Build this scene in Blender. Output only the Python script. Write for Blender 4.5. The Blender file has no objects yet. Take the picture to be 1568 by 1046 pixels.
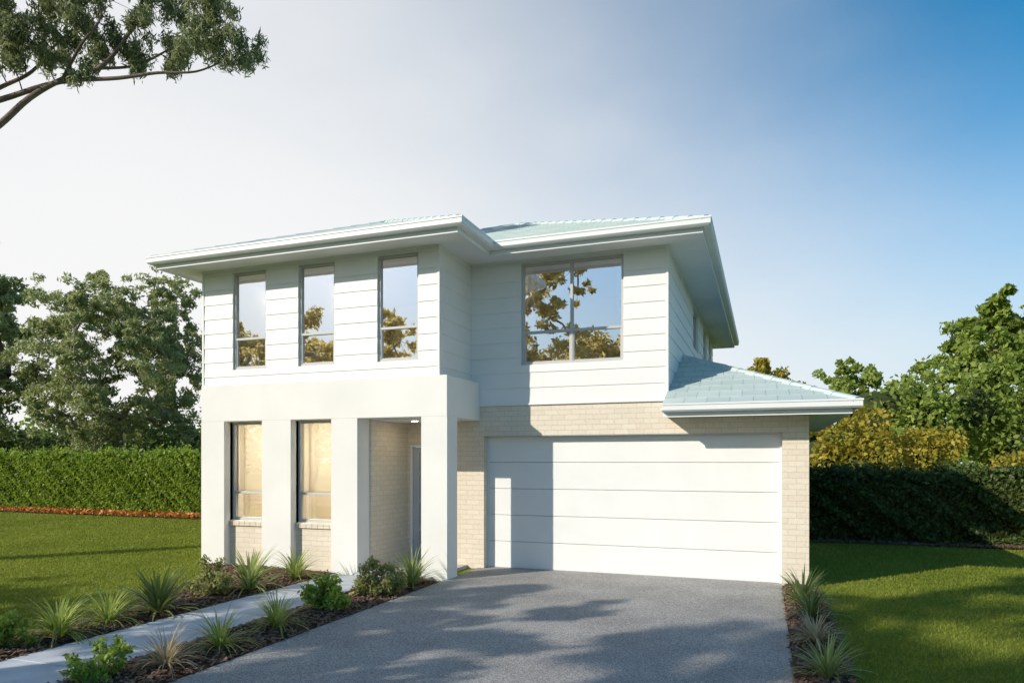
import bpy, math, random
import numpy as np
from mathutils import Vector
random.seed(4); rng=np.random.default_rng(4)
S=bpy.context.scene
S.view_settings.view_transform='Standard'; S.view_settings.look='None'; S.view_settings.exposure=0

# ------------------------------------------------------------------ materials
def nt(name):
    m=bpy.data.materials.new(name); m.use_nodes=True
    t=m.node_tree; t.nodes.clear(); o=t.nodes.new('ShaderNodeOutputMaterial'); return m,t,o
def N(t,ty,**kw):
    n=t.nodes.new(ty)
    for k,v in kw.items(): setattr(n,k,v)
    return n
def ramp(t,stops):
    r=t.nodes.new('ShaderNodeValToRGB'); e=r.color_ramp.elements
    while len(e)<len(stops): e.new(.5)
    for el,(p,c) in zip(e,stops): el.position=p; el.color=(*c,1) if len(c)==3 else c
    return r
def simple(name,c,rough=.6,nscale=6,var=.06,bump=.02,bscale=60,metal=0,spec=.4):
    m,t,o=nt(name)
    g=N(t,'ShaderNodeNewGeometry'); n=N(t,'ShaderNodeTexNoise'); n.inputs['Scale'].default_value=nscale; n.inputs['Detail'].default_value=6
    t.links.new(g.outputs['Position'],n.inputs['Vector'])
    r=ramp(t,[(.3,tuple(x*(1-var) for x in c)),(.7,tuple(min(1,x*(1+var)) for x in c))])
    t.links.new(n.outputs['Fac'],r.inputs[0])
    p=N(t,'ShaderNodeBsdfPrincipled'); p.inputs['Roughness'].default_value=rough; p.inputs['Metallic'].default_value=metal
    p.inputs['Specular IOR Level'].default_value=spec
    t.links.new(r.outputs[0],p.inputs['Base Color'])
    if bump:
        n2=N(t,'ShaderNodeTexNoise'); n2.inputs['Scale'].default_value=bscale; n2.inputs['Detail'].default_value=5
        t.links.new(g.outputs['Position'],n2.inputs['Vector'])
        b=N(t,'ShaderNodeBump'); b.inputs['Strength'].default_value=.5; b.inputs['Distance'].default_value=bump
        t.links.new(n2.outputs['Fac'],b.inputs['Height']); t.links.new(b.outputs[0],p.inputs['Normal'])
    t.links.new(p.outputs[0],o.inputs[0]); return m
def leafmat(name,c1,c2,c3,trans=.35,nscale=.6,island=True):
    m,t,o=nt(name); g=N(t,'ShaderNodeNewGeometry')
    n=N(t,'ShaderNodeTexNoise'); n.inputs['Scale'].default_value=nscale; n.inputs['Detail'].default_value=3
    t.links.new(g.outputs['Position'],n.inputs['Vector'])
    a=N(t,'ShaderNodeMath',operation='MULTIPLY_ADD'); a.inputs[0].default_value=.5; a.inputs[1].default_value=.55; a.inputs[2].default_value=-.05
    if island: t.links.new(g.outputs['Random Per Island'],a.inputs[0])
    b=N(t,'ShaderNodeMath',operation='MULTIPLY_ADD'); b.inputs[1].default_value=.55
    t.links.new(n.outputs['Fac'],b.inputs[0]); t.links.new(a.outputs[0],b.inputs[2])
    r=ramp(t,[(.1,c1),(.5,c2),(.85,c3)]); t.links.new(b.outputs[0],r.inputs[0])
    p=N(t,'ShaderNodeBsdfPrincipled'); p.inputs['Roughness'].default_value=.5; p.inputs['Specular IOR Level'].default_value=.3
    t.links.new(r.outputs[0],p.inputs['Base Color'])
    tr=N(t,'ShaderNodeBsdfTranslucent'); t.links.new(r.outputs[0],tr.inputs[0])
    mx=N(t,'ShaderNodeMixShader'); mx.inputs[0].default_value=trans
    t.links.new(p.outputs[0],mx.inputs[1]); t.links.new(tr.outputs[0],mx.inputs[2]); t.links.new(mx.outputs[0],o.inputs[0]); return m

M_render=simple('white_render',(.785,.785,.76),.8,1.2,.04,.004,220)
M_board=simple('painted_weatherboard',(.78,.79,.775),.5,1.5,.035,.002,40)
M_trim=simple('painted_trim',(.74,.77,.78),.4,3,.02,0)
M_soffit=simple('soffit_paint',(.80,.81,.81),.7,3,.02,0)
M_gdoor=simple('garage_door_paint',(.785,.795,.785),.45,2,.025,.0015,180)
M_frame=simple('aluminium_frame',(.50,.505,.495),.4,5,.04,0,metal=.0)
M_door=simple('door_paint',(.42,.46,.50),.4,5,.03,0)
M_steel=simple('steel_handle',(.6,.6,.6),.25,5,.03,0,metal=1)
M_inner=simple('interior_plaster',(.82,.75,.62),.9,2,.03,0)
M_floor=simple('interior_floor',(.25,.17,.1),.6,4,.2,0)
M_path=simple('path_concrete',(.50,.53,.575),.8,3,.16,.004,150)
M_slab=simple('porch_concrete',(.5,.5,.49),.8,5,.1,.004,150)
M_kerb=simple('kerb_concrete',(.35,.35,.33),.85,5,.12,.004,100)
M_bark=simple('gum_bark',(.30,.26,.21),.9,3,.4,.02,30)
M_barko=simple('gum_bark_brown',(.15,.115,.09),.9,3,.4,.02,30)
M_barkd=simple('dark_bark',(.13,.10,.075),.9,5,.35,.02,30)
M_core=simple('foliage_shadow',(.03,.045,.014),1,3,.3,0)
M_chip=simple('bark_mulch_chip',(.20,.125,.085),.95,30,.5,0)
M_curtain=leafmat('curtain_fabric',(.86,.81,.72),(.88,.83,.74),(.90,.85,.76),.55,1,island=False)

def asphalt(name,base,drive=True):
    m,t,o=nt(name); g=N(t,'ShaderNodeNewGeometry')
    v=N(t,'ShaderNodeTexNoise'); v.inputs['Scale'].default_value=80; v.inputs['Detail'].default_value=4
    n=N(t,'ShaderNodeTexNoise'); n.inputs['Scale'].default_value=.9; n.inputs['Detail'].default_value=7; n.inputs['Roughness'].default_value=.65
    for k in (v,n): t.links.new(g.outputs['Position'],k.inputs['Vector'])
    r=ramp(t,[(.3,tuple(x*.80 for x in base)),(.7,tuple(x*1.18 for x in base))]); t.links.new(n.outputs['Fac'],r.inputs[0])
    r2=ramp(t,[(.35,(.5,.5,.5)),(.5,(1,1,1)),(.68,(1.7,1.7,1.65))]); t.links.new(v.outputs['Fac'],r2.inputs[0])
    mu=N(t,'ShaderNodeMix',data_type='RGBA',blend_type='MULTIPLY'); mu.inputs[0].default_value=1
    t.links.new(r.outputs[0],mu.inputs[6]); t.links.new(r2.outputs[0],mu.inputs[7])
    p=N(t,'ShaderNodeBsdfPrincipled'); p.inputs['Roughness'].default_value=.8
    t.links.new(mu.outputs[2],p.inputs['Base Color'])
    b=N(t,'ShaderNodeBump'); b.inputs['Strength'].default_value=.7; b.inputs['Distance'].default_value=.006
    t.links.new(v.outputs['Fac'],b.inputs['Height']); t.links.new(b.outputs[0],p.inputs['Normal'])
    t.links.new(p.outputs[0],o.inputs[0]); return m
M_drive=asphalt('driveway_asphalt',(.30,.292,.285)); M_road=asphalt('road_asphalt',(.06,.06,.062))

def brickmat():
    m,t,o=nt('cream_brick'); g=N(t,'ShaderNodeNewGeometry'); s=N(t,'ShaderNodeSeparateXYZ'); t.links.new(g.outputs['Position'],s.inputs[0])
    ad=N(t,'ShaderNodeMath',operation='ADD'); t.links.new(s.outputs[0],ad.inputs[0]); t.links.new(s.outputs[1],ad.inputs[1])
    c=N(t,'ShaderNodeCombineXYZ'); t.links.new(ad.outputs[0],c.inputs[0]); t.links.new(s.outputs[2],c.inputs[1])
    b=N(t,'ShaderNodeTexBrick'); b.inputs['Scale'].default_value=1; b.inputs['Brick Width'].default_value=.24; b.inputs['Row Height'].default_value=.086
    b.inputs['Mortar Size'].default_value=.005; b.inputs['Mortar Smooth'].default_value=.4
    b.inputs['Color1'].default_value=(.69,.615,.505,1); b.inputs['Color2'].default_value=(.735,.67,.56,1); b.inputs['Mortar'].default_value=(.59,.535,.445,1)
    t.links.new(c.outputs[0],b.inputs['Vector'])
    n=N(t,'ShaderNodeTexNoise'); n.inputs['Scale'].default_value=25; n.inputs['Detail'].default_value=6; t.links.new(g.outputs['Position'],n.inputs['Vector'])
    r=ramp(t,[(.3,(.93,.93,.93)),(.7,(1.05,1.04,1.03))]); t.links.new(n.outputs['Fac'],r.inputs[0])
    mu=N(t,'ShaderNodeMix',data_type='RGBA',blend_type='MULTIPLY'); mu.inputs[0].default_value=1
    t.links.new(b.outputs['Color'],mu.inputs[6]); t.links.new(r.outputs[0],mu.inputs[7])
    p=N(t,'ShaderNodeBsdfPrincipled'); p.inputs['Roughness'].default_value=.85; t.links.new(mu.outputs[2],p.inputs['Base Color'])
    bu=N(t,'ShaderNodeBump',invert=True); bu.inputs['Strength'].default_value=.6; bu.inputs['Distance'].default_value=.004
    t.links.new(b.outputs['Fac'],bu.inputs['Height']); t.links.new(bu.outputs[0],p.inputs['Normal']); t.links.new(p.outputs[0],o.inputs[0]); return m
M_brick=brickmat()
def tilemat():
    m,t,o=nt('pale_roof_tile'); uv=N(t,'ShaderNodeUVMap')
    b=N(t,'ShaderNodeTexBrick'); b.inputs['Scale'].default_value=1; b.inputs['Brick Width'].default_value=.33; b.inputs['Row Height'].default_value=.3
    b.inputs['Mortar Size'].default_value=.005; b.inputs['Color1'].default_value=(.48,.575,.57,1); b.inputs['Color2'].default_value=(.55,.635,.625,1); b.inputs['Mortar'].default_value=(.33,.42,.41,1)
    t.links.new(uv.outputs[0],b.inputs['Vector'])
    p=N(t,'ShaderNodeBsdfPrincipled'); p.inputs['Roughness'].default_value=.5; t.links.new(b.outputs[0],p.inputs['Base Color'])
    bu=N(t,'ShaderNodeBump',invert=True); bu.inputs['Distance'].default_value=.01; t.links.new(b.outputs['Fac'],bu.inputs['Height']); t.links.new(bu.outputs[0],p.inputs['Normal'])
    t.links.new(p.outputs[0],o.inputs[0]); return m
M_tile=tilemat(); M_cap=simple('ridge_tile',(.52,.60,.60),.5,5,.08,0)
def glassmat(name,refl):
    m,t,o=nt(name)
    tr=N(t,'ShaderNodeBsdfTransparent'); tr.inputs[0].default_value=(.92,.93,.92,1)
    gl=N(t,'ShaderNodeBsdfGlossy'); gl.inputs['Roughness'].default_value=.0; gl.inputs[0].default_value=(.95,.97,1,1)
    f=N(t,'ShaderNodeFresnel'); f.inputs[0].default_value=1.5
    a=N(t,'ShaderNodeMath',operation='ADD',use_clamp=True); a.inputs[1].default_value=refl; t.links.new(f.outputs[0],a.inputs[0])
    n=N(t,'ShaderNodeTexNoise'); n.inputs['Scale'].default_value=.9; g=N(t,'ShaderNodeNewGeometry'); t.links.new(g.outputs['Position'],n.inputs['Vector'])
    b=N(t,'ShaderNodeBump'); b.inputs['Distance'].default_value=.004; b.inputs['Strength'].default_value=.4; t.links.new(n.outputs['Fac'],b.inputs['Height']); t.links.new(b.outputs[0],gl.inputs['Normal'])
    mx=N(t,'ShaderNodeMixShader'); t.links.new(a.outputs[0],mx.inputs[0]); t.links.new(tr.outputs[0],mx.inputs[1]); t.links.new(gl.outputs[0],mx.inputs[2]); t.links.new(mx.outputs[0],o.inputs[0]); return m
M_glass=glassmat('window_glass',.60); M_glass2=glassmat('lower_window_glass',.26)
def lampmat(name,s,c=(1,.78,.48,1)):
    m,t,o=nt(name); e=N(t,'ShaderNodeEmission'); e.inputs[0].default_value=c; e.inputs[1].default_value=s; t.links.new(e.outputs[0],o.inputs[0]); return m
M_lamp=lampmat('downlight_glow',70); M_fill=lampmat('added_lamp_glow',26); M_fill2=lampmat('bright_added_lamp_glow',150,(1,.90,.72,1))  # last two glows are for lamps added inside the rooms
def groundmat(name,cols,sc1,sc2):
    m,t,o=nt(name); g=N(t,'ShaderNodeNewGeometry')
    n=N(t,'ShaderNodeTexNoise'); n.inputs['Scale'].default_value=sc1; n.inputs['Detail'].default_value=8
    n2=N(t,'ShaderNodeTexNoise'); n2.inputs['Scale'].default_value=sc2; n2.inputs['Detail'].default_value=6; n2.inputs['Roughness'].default_value=.7
    for k in (n,n2): t.links.new(g.outputs['Position'],k.inputs['Vector'])
    a=N(t,'ShaderNodeMath',operation='MULTIPLY_ADD'); a.inputs[1].default_value=.5; t.links.new(n.outputs['Fac'],a.inputs[0])
    b=N(t,'ShaderNodeMath',operation='MULTIPLY'); b.inputs[1].default_value=.5; t.links.new(n2.outputs['Fac'],b.inputs[0]); t.links.new(b.outputs[0],a.inputs[2])
    r=ramp(t,cols); t.links.new(a.outputs[0],r.inputs[0])
    p=N(t,'ShaderNodeBsdfPrincipled'); p.inputs['Roughness'].default_value=.95; p.inputs['Specular IOR Level'].default_value=.1
    t.links.new(r.outputs[0],p.inputs['Base Color'])
    bu=N(t,'ShaderNodeBump'); bu.inputs['Distance'].default_value=.03; t.links.new(n2.outputs['Fac'],bu.inputs['Height']); t.links.new(bu.outputs[0],p.inputs['Normal'])
    t.links.new(p.outputs[0],o.inputs[0]); return m
M_lawn=groundmat('lawn_turf',[(.3,(.13,.17,.02)),(.5,(.21,.255,.033)),(.7,(.29,.31,.055))],.5,40)
M_mulch=groundmat('mulch',[(.3,(.045,.03,.02)),(.5,(.115,.07,.045)),(.7,(.20,.13,.085))],6,60)

# ------------------------------------------------------------------ mesh helpers
class MB:
    def __init__(s): s.v=[];s.f=[];s.m=[];s.uv=[]
    def poly(s,pts,m=0,uv=None):
        b=len(s.v); s.v+= [tuple(p) for p in pts]; s.f.append(tuple(range(b,b+len(pts)))); s.m.append(m); s.uv.append(uv or [(0,0)]*len(pts))
    def box(s,x0,x1,y0,y1,z0,z1,m=0):
        b=len(s.v); s.v+=[(x0,y0,z0),(x1,y0,z0),(x1,y1,z0),(x0,y1,z0),(x0,y0,z1),(x1,y0,z1),(x1,y1,z1),(x0,y1,z1)]
        for f in ((0,3,2,1),(4,5,6,7),(0,1,5,4),(1,2,6,5),(2,3,7,6),(3,0,4,7)):
            s.f.append(tuple(b+i for i in f)); s.m.append(m); s.uv.append([(0,0)]*4)
    def build(s,name,mats,parent=None,bevel=0):
        me=bpy.data.meshes.new(name); me.from_pydata(s.v,[],s.f)
        for k in mats: me.materials.append(k)
        me.polygons.foreach_set('material_index',s.m)
        u=me.uv_layers.new(name='UVMap'); u.data.foreach_set('uv',[c for l in s.uv for p in l for c in p])
        me.update(); ob=bpy.data.objects.new(name,me); S.collection.objects.link(ob)
        if bevel:
            b=ob.modifiers.new('bevel','BEVEL'); b.width=bevel; b.segments=2; b.limit_method='ANGLE'
        if parent: ob.parent=parent
        return ob
def fastmesh(name,V,F,mats,midx=None,parent=None,k=4):
    me=bpy.data.meshes.new(name); n=len(F)
    me.vertices.add(len(V)); me.vertices.foreach_set('co',np.asarray(V,dtype=np.float32).ravel())
    me.loops.add(n*k); me.loops.foreach_set('vertex_index',np.asarray(F,dtype=np.int32).ravel())
    me.polygons.add(n); me.polygons.foreach_set('loop_start',np.arange(n,dtype=np.int32)*k)
    for q in mats: me.materials.append(q)
    if midx is not None: me.polygons.foreach_set('material_index',np.asarray(midx,dtype=np.int32))
    me.update(calc_edges=True); me.validate()
    ob=bpy.data.objects.new(name,me); S.collection.objects.link(ob)
    if parent: ob.parent=parent
    return ob
def empty(name,loc=(0,0,0)):
    e=bpy.data.objects.new(name,None); e.location=loc; e.empty_display_size=.3; S.collection.objects.link(e); return e

def wall(M,axis,a0,a1,z0,z1,p0,p1,op=(),m=0):
    A=sorted({a0,a1,*[x for o in op for x in o[:2] if a0<x<a1]}); Z=sorted({z0,z1,*[x for o in op for x in o[2:] if z0<x<z1]})
    P=(lambda a,p,z:(a,p,z)) if axis=='y' else (lambda a,p,z:(p,a,z))
    na,nz=len(A)-1,len(Z)-1
    def solid(i,j):
        if i<0 or j<0 or i>=na or j>=nz: return False
        ca=(A[i]+A[i+1])/2; cz=(Z[j]+Z[j+1])/2
        return not any(o[0]<ca<o[1] and o[2]<cz<o[3] for o in op)
    for i in range(na):
        for j in range(nz):
            if not solid(i,j): continue
            l,r,b,t=A[i],A[i+1],Z[j],Z[j+1]
            M.poly([P(l,p0,b),P(r,p0,b),P(r,p0,t),P(l,p0,t)],m); M.poly([P(l,p1,b),P(l,p1,t),P(r,p1,t),P(r,p1,b)],m)
            if not solid(i-1,j): M.poly([P(l,p0,b),P(l,p0,t),P(l,p1,t),P(l,p1,b)],m)
            if not solid(i+1,j): M.poly([P(r,p0,b),P(r,p1,b),P(r,p1,t),P(r,p0,t)],m)
            if not solid(i,j-1): M.poly([P(l,p0,b),P(l,p1,b),P(r,p1,b),P(r,p0,b)],m)
            if not solid(i,j+1): M.poly([P(l,p0,t),P(r,p0,t),P(r,p1,t),P(l,p1,t)],m)
BH=.262
def boards(M,axis,a0,a1,z0,z1,p,out,op=(),m=0,lap=.012,zr0=2.88):
    P=(lambda a,q,z:(a,q,z)) if axis=='y' else (lambda a,q,z:(q,a,z))
    k=int((z0-zr0)//BH); zr=zr0+k*BH
    while zr<z1-.001:
        zt=zr+BH
        cuts=sorted({max(zr,z0),min(zt,z1),*[x for o in op for x in o[2:] if max(zr,z0)<x<min(zt,z1)]})
        off=lambda z:p+out*(.003+lap*(1-(z-zr)/BH))
        for b,t in zip(cuts[:-1],cuts[1:]):
            cz=(b+t)/2; segs=[(a0,a1)]
            for o in op:
                if o[2]<cz<o[3]:
                    ns=[]
                    for s in segs:
                        if o[0]>s[0]: ns.append((s[0],min(o[0],s[1])))
                        if o[1]<s[1]: ns.append((max(o[1],s[0]),s[1]))
                    segs=[s for s in ns if s[1]-s[0]>.001]
            for l,r in segs:
                M.poly([P(l,off(b),b),P(r,off(b),b),P(r,off(t),t),P(l,off(t),t)],m)
                if abs(b-max(zr,z0))<1e-5: M.poly([P(l,p,b),P(r,p,b),P(r,off(b),b),P(l,off(b),b)],m)
                for e in (l,r): M.poly([P(e,p,b),P(e,off(b),b),P(e,off(t),t),P(e,p,t)],m)
        zr=zt
H=empty('two_storey_house',(-5,14,0))
def fixp(o): o.parent=H; o.matrix_parent_inverse.translation=Vector((5,-14,0)); return o
def bH(mb,name,mats,**k): return fixp(mb.build(name,mats,**k))
def window(name,axis,a0,a1,z0,z1,p,out,tz=(),mv=(),fw=.042,glass=None):
    e=MB(); d0,d1=sorted((p,p-out*.07))
    def bx(l,r,b,t,q0=d0,q1=d1):
        if axis=='y': e.box(l,r,q0,q1,b,t)
        else: e.box(q0,q1,l,r,b,t)
    bx(a0,a0+fw,z0,z1); bx(a1-fw,a1,z0,z1); bx(a0+fw,a1-fw,z0,z0+fw); bx(a0+fw,a1-fw,z1-fw,z1)
    xs=[a0+fw]+[x for x in mv]+[a1-fw]
    for x in mv: bx(x-fw*.55,x+fw*.55,z0+fw,z1-fw)
    for z in tz:
        for i in range(len(xs)-1):
            l=xs[i]+(fw*.55 if i else 0); r=xs[i+1]-(fw*.55 if i<len(xs)-2 else 0)
            bx(l,r,z-fw*.5,z+fw*.5,d0+.004,d1-.004)
            s=.02; q0,q1=d0+.012,d1-.012
            bx(l,l+s,z0+fw,z-fw*.5,q0,q1); bx(r-s,r,z0+fw,z-fw*.5,q0,q1); bx(l+s,r-s,z0+fw,z0+fw+s,q0,q1)
    bH(e,name+'_frame',[M_frame],bevel=.004)
    g=MB(); q=p-out*.04
    if axis=='y': g.poly([(a0+.02,q,z0+.02),(a1-.02,q,z0+.02),(a1-.02,q,z1-.02),(a0+.02,q,z1-.02)])
    else: g.poly([(q,a0+.02,z0+.02),(q,a1-.02,z0+.02),(q,a1-.02,z1-.02),(q,a0+.02,z1-.02)])
    bH(g,name+'_glass',[glass or M_glass])

# ------------------------------------------------------------------ house
YW,YG,YF=9.93,11.2,9.85
XL,XR,XE,XG=-9.65,-4.88,-1.467,.612
ZS=5.33; YB=21.2
w=MB()
dop=[(-4.632,.24,-1,2.33),(XE,2,2.58,3)]
wall(w,'y',-5.2,XG,0,2.87,YG,YG+.25,dop)
wall(w,'x',YG+.25,16.6,0,2.58,XG-.25,XG)
wall(w,'y',XE,XG-.25,0,2.58,16.35,16.6)
lop=[(-9.11,-8.277,.82,2.585),(-7.671,-6.849,.82,2.585)]
wall(w,'y',-9.55,-6.5,0,2.6,10.0,10.2,lop)
wall(w,'x',10.22,11.75,0,2.62,-6.5,-6.3)
wall(w,'y',-6.3,-5.2,0,2.62,11.5,11.7,[(-6.24,-5.3,-1,2.2)])
wall(w,'x',11.45,11.7,0,2.62,-5.2,-5.0)
wall(w,'x',10.23,YB,0,2.87,XL+.02,XL+.25)
wall(w,'y',XL+.25,XE,0,2.87,YB-.25,YB,[(-7.5,-4.5,.1,2.2)])
wall(w,'x',16.6,YB-.25,0,2.87,XE-.25,XE)
bH(w,'brick_walls',[M_brick])
s=MB()
for a,b in ((-9.105,-8.282),(-7.666,-6.854)):
    n=7; st=(b-a)/n
    for i in range(n):
        l=a+i*st+.004; r=a+(i+1)*st-.004
        s.poly([(l,9.965,.735),(r,9.965,.735),(r,9.965,.815),(l,9.965,.815)]); s.poly([(l,9.965,.815),(r,9.965,.815),(r,10.1,.835),(l,10.1,.835)])
        s.poly([(l,9.965,.735),(l,9.965,.815),(l,10.1,.835),(l,10.1,.735)]); s.poly([(r,9.965,.735),(r,10.1,.735),(r,10.1,.835),(r,9.965,.815)]); s.poly([(l,9.965,.735),(l,10.1,.735),(r,10.1,.735),(r,9.965,.735)])
bH(s,'brick_sills',[M_brick])
p=MB()
for l,r in [(-9.63,-9.11),(-8.277,-7.671),(-6.849,-6.34),(-5.155,-4.70)]: p.box(l,r,YF,10.23,0,2.598)
bH(p,'render_columns',[M_render])
p=MB(); p.box(-9.63,-4.70,YF,YG-.003,2.598,3.25); bH(p,'render_band',[M_render],bevel=.006)
p=MB(); p.box(-9.6,-5.0,YG,YB-.3,2.62,2.84); bH(p,'first_floor_slab',[M_inner])
u=MB()
wopL=[(-8.98,-8.25,3.52,5.26),(-7.57,-6.83,3.52,5.26),(-6.004,-5.244,3.52,5.26)]
wopR=[(-3.94,-2.17,3.53,5.27)]
sop=[(15.3,16.5,4.35,5.22),(17.9,18.9,4.35,5.22),(19.7,20.5,4.35,5.22)]
wall(u,'y',XL,XR,3.25,ZS,YW,YW+.2,wopL)
wall(u,'x',YW+.2,YG,3.25,ZS,XR-.2,XR)
wall(u,'y',XR-.2,XE,2.87,ZS,YG,YG+.2,wopR)
wall(u,'x',YG+.2,YB,2.87,ZS,XE-.2,XE,sop)
wall(u,'x',YW+.2,YB,2.87,ZS,XL,XL+.2)
wall(u,'y',XL+.2,XE-.2,2.87,ZS,YB-.2,YB)
bH(u,'upper_wall_frame',[M_board])
b=MB()
boards(b,'y',XL,XR,3.25,ZS,YW,-1,wopL)
boards(b,'x',YW-.02,YG,3.25,ZS,XR,1)
boards(b,'y',XR,XE,2.88,ZS,YG,-1,wopR)
boards(b,'x',YG-.02,YB,2.88,ZS,XE,1,sop)
boards(b,'x',YW,YB,2.88,ZS,XL,-1)
boards(b,'y',XL,XE,2.88,ZS,YB,1)
bH(b,'weatherboards',[M_board])
t=MB()
for x,y in ((XL,YW),(XR,YW),(XE,YG)):
    z0=3.252 if y==YW else 2.85
    t.box(x-.02,x+.02,y-.022,y+.02,z0,ZS-.001)
t.box(XR+.03,XE+.03,YG-.032,YG-.001,2.845,2.878); t.box(XE+.001,XE+.03,YG,YB,2.845,2.878)
t.box(XL,XR-.03,YW-.035,YW-.024,ZS-.035,ZS-.002); t.box(XR+.03,XE-.03,YG-.035,YG-.024,ZS-.035,ZS-.002)
bH(t,'corner_trim',[M_board],bevel=.003)
for i,o_ in enumerate(wopL): window(f'upper_window_{i+1}','y',o_[0],o_[1],o_[2],o_[3],YW+.03,-1,tz=(4.07,))
o_=wopR[0]; window('upper_wide_window','y',*o_,YG+.03,-1,tz=(4.09,),mv=((o_[0]+o_[1])/2,))
for i,o_ in enumerate(lop): window(f'lower_window_{i+1}','y',o_[0],o_[1],o_[2],o_[3],10.06,-1,tz=(1.32,),glass=M_glass2)
for i,o_ in enumerate(sop): window(f'side_window_{i+1}','x',o_[0],o_[1],o_[2],o_[3],XE-.04,1)
r=MB()
r.box(-9.4,-5.1,13.6,13.7,2.95,5.32); r.box(-4.95,-1.7,14.4,14.5,2.95,5.32)
r.box(-9.4,-1.7,13.0,21,2.86,2.93,1)
r.box(-9.4,-5.1,10.15,13.0,2.86,2.93,1); r.box(-4.9,-1.7,11.45,13.0,2.86,2.93,1)
r.box(-8.0,-7.9,10.15,13.6,2.95,5.32)
r.box(-11.4+2.0,-6.5,12.6,12.7,0.05,2.6); r.box(-9.38,-6.52,10.25,12.6,.01,.05,1); r.box(-9.38,-6.52,10.25,12.6,2.6,2.61)
bH(r,'interior_rooms',[M_inner,M_floor])
cl_=MB()
def added_lamp(x,y,z,r_=.15,h=.07,m=0):
    k=12
    top=[(x+r_*math.cos(i*math.tau/k),y+r_*math.sin(i*math.tau/k),z) for i in range(k)]; bot=[(x+r_*.8*math.cos(i*math.tau/k),y+r_*.8*math.sin(i*math.tau/k),z-h) for i in range(k)]
    for i in range(k): j=(i+1)%k; cl_.poly([top[i],bot[i],bot[j],top[j]],m)
    cl_.poly(bot,m)
for q in ((-8.6,11.2,2.595),(-7.2,11.2,2.595)): added_lamp(*q,m=1)  # unseen lamps added to brighten the lower blinds and curtains from behind
for q in ((-9.2,11.75,5.325),(-7.66,11.9,5.325),(-4.62,12.0,5.325)): added_lamp(*q)  # added to warm the upper rooms, placed out of view between windows
bH(cl_,'added_room_lamps',[M_fill,M_fill2])
c=MB()
def curtain(x0,x1,y,z0,z1,amp=.03,wl=.11):
    n=max(4,int((x1-x0)/.02))
    for i in range(n):
        a=x0+(x1-x0)*i/n; bb=x0+(x1-x0)*(i+1)/n
        c.poly([(a,y+amp*math.sin(a/wl*6.28),z0),(bb,y+amp*math.sin(bb/wl*6.28),z0),(bb,y+amp*math.sin(bb/wl*6.28),z1),(a,y+amp*math.sin(a/wl*6.28),z1)])
for l,rr in ((-9.11,-8.277),(-7.671,-6.849)):
    c.poly([(l-.02,10.26,1.36),(rr+.05,10.26,1.36),(rr+.05,10.26,2.59),(l-.02,10.26,2.59)])   # roller blind
    c.box(l-.01,rr+.04,10.25,10.272,1.335,1.36)
    curtain(l-.03,l+.16,10.36,.3,2.59,.02,.09)
for o_ in wopL: c.poly([(o_[0],10.08,5.05),(o_[1],10.08,5.05),(o_[1],10.08,5.27),(o_[0],10.08,5.27)])
c.poly([(-3.94,11.35,5.08),(-2.17,11.35,5.08),(-2.17,11.35,5.28),(-3.94,11.35,5.28)])
curtain(-4.0,-3.72,11.52,3.4,5.3); curtain(-2.35,-2.1,11.52,3.4,5.3)
bH(c,'curtains',[M_curtain])
g=MB(); zt=2.33; n=5; ph=(zt-.02)/n
for i in range(n): g.box(-4.60,.21,YG+.17,YG+.21,.02+i*ph+.003,.02+(i+1)*ph-.003)
bH(g,'garage_door_panels',[M_gdoor],bevel=.006)
g=MB(); g.box(-4.63,-4.595,YG+.15,YG+.24,0,2.328); g.box(.205,.238,YG+.15,YG+.24,0,2.328); g.box(-4.595,.205,YG+.15,YG+.24,2.295,2.328)
g.box(-4.6,.21,YG+.215,YG+.235,0,2.3,1)
g.box(-4.60,.21,YG+.168,YG+.2,.006,.022,1)
bH(g,'garage_door_frame',[M_trim,M_frame])
g=MB(); g.box(-4.63,.238,YG+.005,YG+.245,2.318,2.333); bH(g,'garage_lintel',[M_frame])
g=MB(); g.box(-6.338,-4.95,9.7,11.5,0,.06); bH(g,'porch_slab',[M_slab],bevel=.006)
g=MB(); g.box(-6.32,-5.0,10.235,11.19,2.585,2.597); g.box(-6.295,-5.205,YG+.0,11.5,2.597,2.615); bH(g,'porch_ceiling',[M_soffit])
d=MB(); d.box(-6.235,-6.19,11.47,11.6,.06,2.195); d.box(-5.35,-5.305,11.47,11.6,.06,2.195); d.box(-6.19,-5.35,11.47,11.6,2.15,2.195)
bH(d,'entry_door_frame',[M_trim],bevel=.003)
d=MB(); dx0,dx1=-6.185,-5.355
d.box(dx0,dx1,11.53,11.56,.07,2.145)
d.box(dx0,dx0+.12,11.505,11.53,.07,2.145); d.box(dx1-.12,dx1,11.505,11.53,.07,2.145)
for i,z in enumerate([.07,.58,1.09,1.60,2.045]):
    d.box(dx0+.12,dx1-.12,11.505,11.53,z,z+.10)
for i in range(4):
    z=[.17,.68,1.19,1.70][i]; z2=[.58,1.09,1.60,2.045][i]; d.box(dx0+.16,dx1-.16,11.515,11.53,z+.04,z2-.04)
d.box(dx1-.085,dx1-.055,11.45,11.465,.95,1.35,1); d.box(dx1-.08,dx1-.06,11.465,11.505,1.0,1.02,1); d.box(dx1-.08,dx1-.06,11.465,11.505,1.28,1.30,1)
bH(d,'entry_door',[M_door,M_steel],bevel=.003)
def disc(M,cx,cy,z,r,m=0):
    M.poly([(cx+r*math.cos(a),cy+r*math.sin(a),z) for a in [i*math.tau/20 for i in range(20)]],m)
d=MB(); disc(d,-5.75,10.75,2.580,.055,0); disc(d,-5.75,10.75,2.583,.07,1); bH(d,'porch_downlight',[M_lamp,M_trim])

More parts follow.
